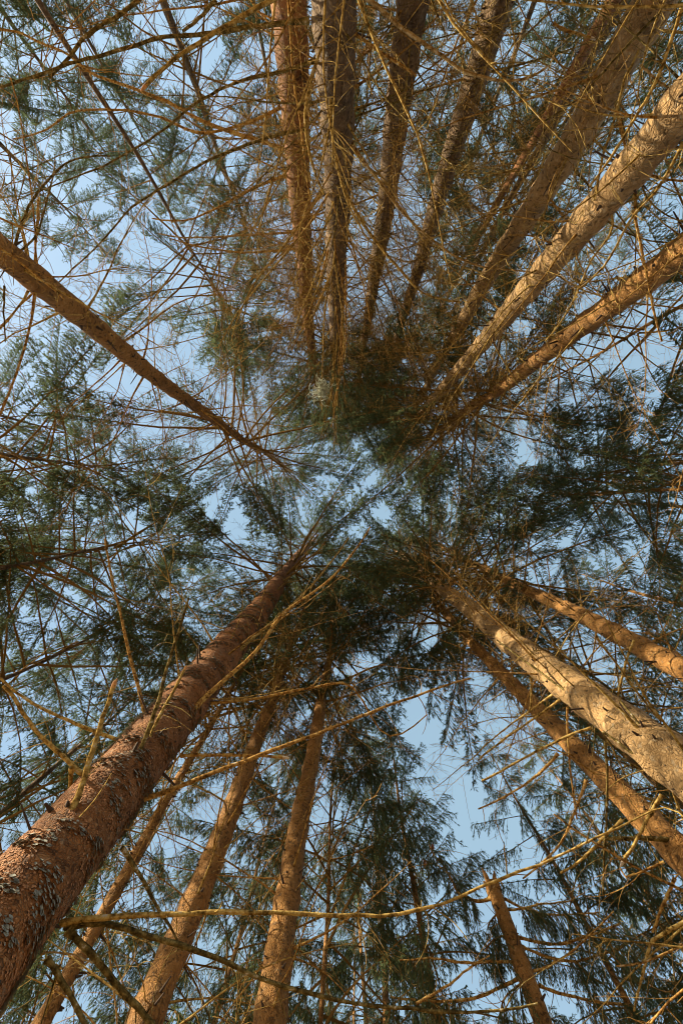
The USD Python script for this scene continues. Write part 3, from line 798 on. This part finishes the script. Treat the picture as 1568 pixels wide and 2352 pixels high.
# left trunk
trace(A((60, 1180), (100, 1020), (150, 920), (200, 850), (330, 740), (500, 720)), 'left', 9, 5, 0.2, 'twig_moss', 8, seed=80)
trace(A((75, 1165), (180, 1050), (210, 930), (235, 840), (250, 700)), 'left', 7, 4, 0.3, 'twig_moss', 6, seed=81)
trace(A((180, 1270), (165, 1100), (180, 900)), 'left', 8, 7, 0.1, 'twig_orange', 3, seed=82, h0=3.2)
trace(A((20, 1310), (15, 1450), (20, 1568)), 'left', 6, 4, 0.1, 'twig_moss', 3, seed=83)

# the young spruce with a snapped top among the hanging boughs
sn = Tree((1180, 2170), (1130, 2034), 3.4, 0.165, 14.0, 'young orange spruce with its top snapped off against the open sky, boughs hanging', M['bark_orange'], seed=60, wobble=0.0)
TREES['snag'] = sn
ztop = EYE[2] + 3.4 / flat(1130, 2034)
sn.trunk([2.6, 3.3, 4.0, 4.7], 0.04, 24, 0.08, ztop)
sn.knots(40, 1.2, ztop - 0.2)
c0 = sn.axis(np.array([ztop]))[0]
for k, (dx, dy, hgt) in enumerate(((0.03, 0.02, 0.16), (-0.03, 0.03, 0.10), (0.0, -0.035, 0.12), (0.035, -0.02, 0.08), (-0.035, -0.01, 0.07))):
    p = c0 + np.array([dx, dy, -0.10])
    put(sn.path, 'splinter', tubes(np.array([[p, p + [0, 0, 0.1 + hgt * 0.4], p + [dx * 0.5, dy * 0.5, 0.1 + hgt]]]), np.array([[0.026, 0.02, 0.006]]), 5), M['bark_orange'], False, shift=sn.shift)
bs = dict(mat='twig_orange', twigs=8)
trace(S8((620, 575), (500, 600), (400, 565), (330, 520), (265, 400), (210, 300), (120, 200), (70, 100)), 'snag', 11, 3, 0.1, seed=90, hang=85, **bs)
trace(S8((740, 585), (830, 640), (1000, 700), (1150, 720), (1300, 718), (1568, 700)), 'snag', 8, 4, 0.0, seed=91, hang=60, **bs)
trace(S8((770, 680), (900, 670), (1050, 630), (1200, 620), (1330, 600)), 'snag', 7, 3, 0.1, seed=92, hang=60, **bs)
trace(S8((850, 920), (1000, 955), (1100, 975), (1200, 980), (1400, 930), (1568, 870), (1750, 800)), 'snag', 10, 6, 0.05, seed=93, hang=30, hang_from=0.55, **bs)
trace(S8((890, 1000), (1050, 1070), (1200, 1112), (1350, 1130), (1568, 1070), (1800, 990)), 'snag', 9, 6, 0.05, seed=94, hang=34, hang_from=0.4, **bs)
trace(S8((980, 1215), (1100, 1180), (1200, 1130), (1380, 1010), (1568, 830), (1700, 700)), 'snag', 8, 5, 0.1, seed=95, hang=10, hang_from=0.6, **bs)
trace(S8((1040, 1340), (1160, 1390), (1300, 1430), (1568, 1480), (1800, 1500)), 'snag', 10, 7, 0.0, seed=96, hang=36, hang_from=0.4, **bs)
trace(S8((880, 1155), (700, 1130), (480, 1140), (330, 1135), (150, 1105), (0, 1112), (-180, 1120)), 'snag', 9, 5, 0.05, seed=97, hang=20, hang_from=0.75, **bs)
trace(S8((910, 1255), (750, 1330), (600, 1400), (400, 1460), (200, 1480), (0, 1470), (-250, 1440)), 'snag', 11, 6, 0.05, seed=98, hang=45, hang_from=0.5, **bs)
trace(S8((770, 905), (700, 915), (620, 960), (560, 1040)), 'snag', 8, 4, -0.1, seed=99, hang=70, **bs)
trace(S8((700, 720), (640, 740), (590, 830)), 'snag', 6, 3, -0.1, seed=100, hang=90, **bs)
trace(S8((960, 1290), (800, 1380), (720, 1480), (700, 1560)), 'snag', 8, 4, -0.15, seed=101, hang=90, **bs)
trace(S8((760, 400), (745, 250), (730, 90)), 'snag', 5, 3, 0.2, seed=102, h0=ztop - EYE[2], mat='twig_brown', twigs=3)
trace(S8((-30, 1500), (150, 1390), (300, 1300), (480, 1160), (600, 1080)), 'lowright', 9, 5, 0.0, 'twig_brown', 8, seed=103, h0=3.0)
# cones
def cone(tree, px, py, h, seed):
    rng = np.random.default_rng(seed)
    t = TREES[tree]
    p = at(px, py, h)
    n = 170
    k = np.arange(n)
    z = k / n
    r = 0.0105 * np.sin(PI * (0.08 + 0.88 * z)) ** 0.6
    a = k * 2.39996
    c = np.stack([r * np.cos(a), r * np.sin(a), -z * 0.07], 1)
    o = np.stack([np.cos(a), np.sin(a), 0 * a], 1)
    s_ = np.stack([-np.sin(a), np.cos(a), 0 * a], 1)
    v = np.stack([c - o * 0.004 - s_ * 0.004, c - o * 0.004 + s_ * 0.004, c + o * 0.002 - np.array([0, 0, 0.007])], 1).reshape(-1, 3)
    lean = rng.normal(0, 0.15, 2)
    v[:, :2] += v[:, 2:] * lean
    put(t.path, 'cone', (v + p, np.arange(len(v)).reshape(-1, 3)), M['cone'], False, shift=t.shift)


for k, (x, y) in enumerate(S8((105, 105), (95, 130), (30, 235), (45, 250), (60, 260), (38, 270))):
    cone('snag', x, y, 4.6, k)

# ------------------------------------------------------------------ bark scales and lichen crusts on the near trunk
def crusts(tree, name, n, size, mat, z0, z1, seed, thresh=0.0, lift=(0.15, 0.6), clump=4.0):
    rng = np.random.default_rng(seed)
    t = TREES[tree]
    z = z0 + (z1 - z0) * rng.uniform(0, 1, n) ** 1.4
    phi = rng.uniform(0, 2 * PI, n)
    o = np.stack([np.cos(phi), np.sin(phi), 0 * phi], 1)
    p = t.axis(z) + o * (t.radius(z) * 1.0)[:, None]
    keep = (meshkit.fbm(p * clump, 3, seed) > thresh) & ((o[:, :2] * -t.base).sum(1) > -0.45 * np.hypot(*t.base))
    z, phi, o, p = z[keep], phi[keep], o[keep], p[keep]
    # seat them on the trunk's own uneven surface
    q = p.copy()
    nz = meshkit.fbm(q * np.array([7, 7, 3.5]), 4, t.seed) - 0.5
    p = p + o * (t.radius(z) * 0.055 * 2.2 * nz)[:, None]
    m = len(z)
    up = np.array([0, 0, 1.0])
    sd = np.stack([-np.sin(phi), np.cos(phi), 0 * phi], 1)
    s_ = rng.uniform(*size, m)[:, None]
    ang = np.linspace(0, 2 * PI, 6, endpoint=False)
    rad = rng.uniform(0.6, 1.2, (m, 6))
    li = rng.uniform(*lift, (m, 1))
    tw = rng.uniform(-0.6, 0.6, (m, 1))
    v = []
    for k in range(6):
        a, b = np.cos(ang[k] + tw) * rad[:, k:k + 1], np.sin(ang[k] + tw) * rad[:, k:k + 1] * 1.15
        v.append(p + s_ * (a * sd + b * up) + o * (s_ * li * (0.5 - 0.5 * b) + 0.0015 + rng.uniform(0, 0.1, (m, 1)) * s_))
    v.append(p + o * (s_ * (0.25 + 0.3 * li)))
    v = np.stack(v, 1).reshape(-1, 3)
    f = np.stack([[k, (k + 1) % 6, 6] for k in range(6)])
    put(t.path, name, (v, (f[None] + 7 * np.arange(m)[:, None, None]).reshape(-1, 3)), M[mat], False, 'stuff', shift=t.shift)


crusts('big', 'bark_scales', 30000, (0.002, 0.0055), 'flake', 1.6, 7.0, 1, 0.42, (0.05, 0.45), 5.0)
crusts('big', 'lichen_crusts', 30000, (0.004, 0.011), 'lichen', 1.7, 8.0, 2, 0.52, (0.5, 1.6), 9.0)
for nm, n in (('lowmid', 4000), ('rtan', 5000), ('rup', 3000)):
    crusts(nm, 'bark_scales', n, (0.002, 0.0052), 'scale_dark', 1.8, 9.0, 5, 0.5, (0.2, 0.9), 8.0)

# ------------------------------------------------------------------ the tuft of pale lichen among the twigs at the middle
stick = trace([(755, 640), (744, 740), (740, 830), (738, 893), (739, 940)], 't10', 6, 3, 0.1, 'twig_olive', 4, seed=560)
tp = stick[np.abs(stick[:, 2:] * 0 + np.hypot(*(stick[:, :2] - at(738, 893, stick[-1, 2] - EYE[2])[:2]).T)[:, None]).argmin()] + np.array([0, 0, -0.05])
tuft = thing('lichen_tuft', 'pale grey-green lichen tuft with a white curl caught among sticks near the middle', 'lichen', loc=tp)
rt = np.random.default_rng(3)
n = 150
b = rt.normal(0, 0.045, (n, 3)) * [1.0, 1.3, 1.0]
d = unit(rt.normal(size=(n, 3)))
T = np.stack([b, b + d * 0.03, b + d * 0.05 + rt.normal(0, 0.014, (n, 3)), b + d * 0.06 + rt.normal(0, 0.024, (n, 3))], 1)
put(tuft, 'strands', tubes(T, np.array([[0.0045, 0.005, 0.004, 0.002]]).repeat(n, 0), 4), M['pale_lichen'], True, 'stuff')
a = np.linspace(-0.4, 3.9, 16)
q = np.stack([0.075 + 0.028 * np.cos(a + 1.4) * np.linspace(1, 1.6, 16), 0.06 - np.linspace(0, 0.13, 16), 0.03 * np.sin(a)], 1)
put(tuft, 'curled_strip', tubes(q[None], np.linspace(0.006, 0.004, 16)[None], 6), M['pale_wood'], True)
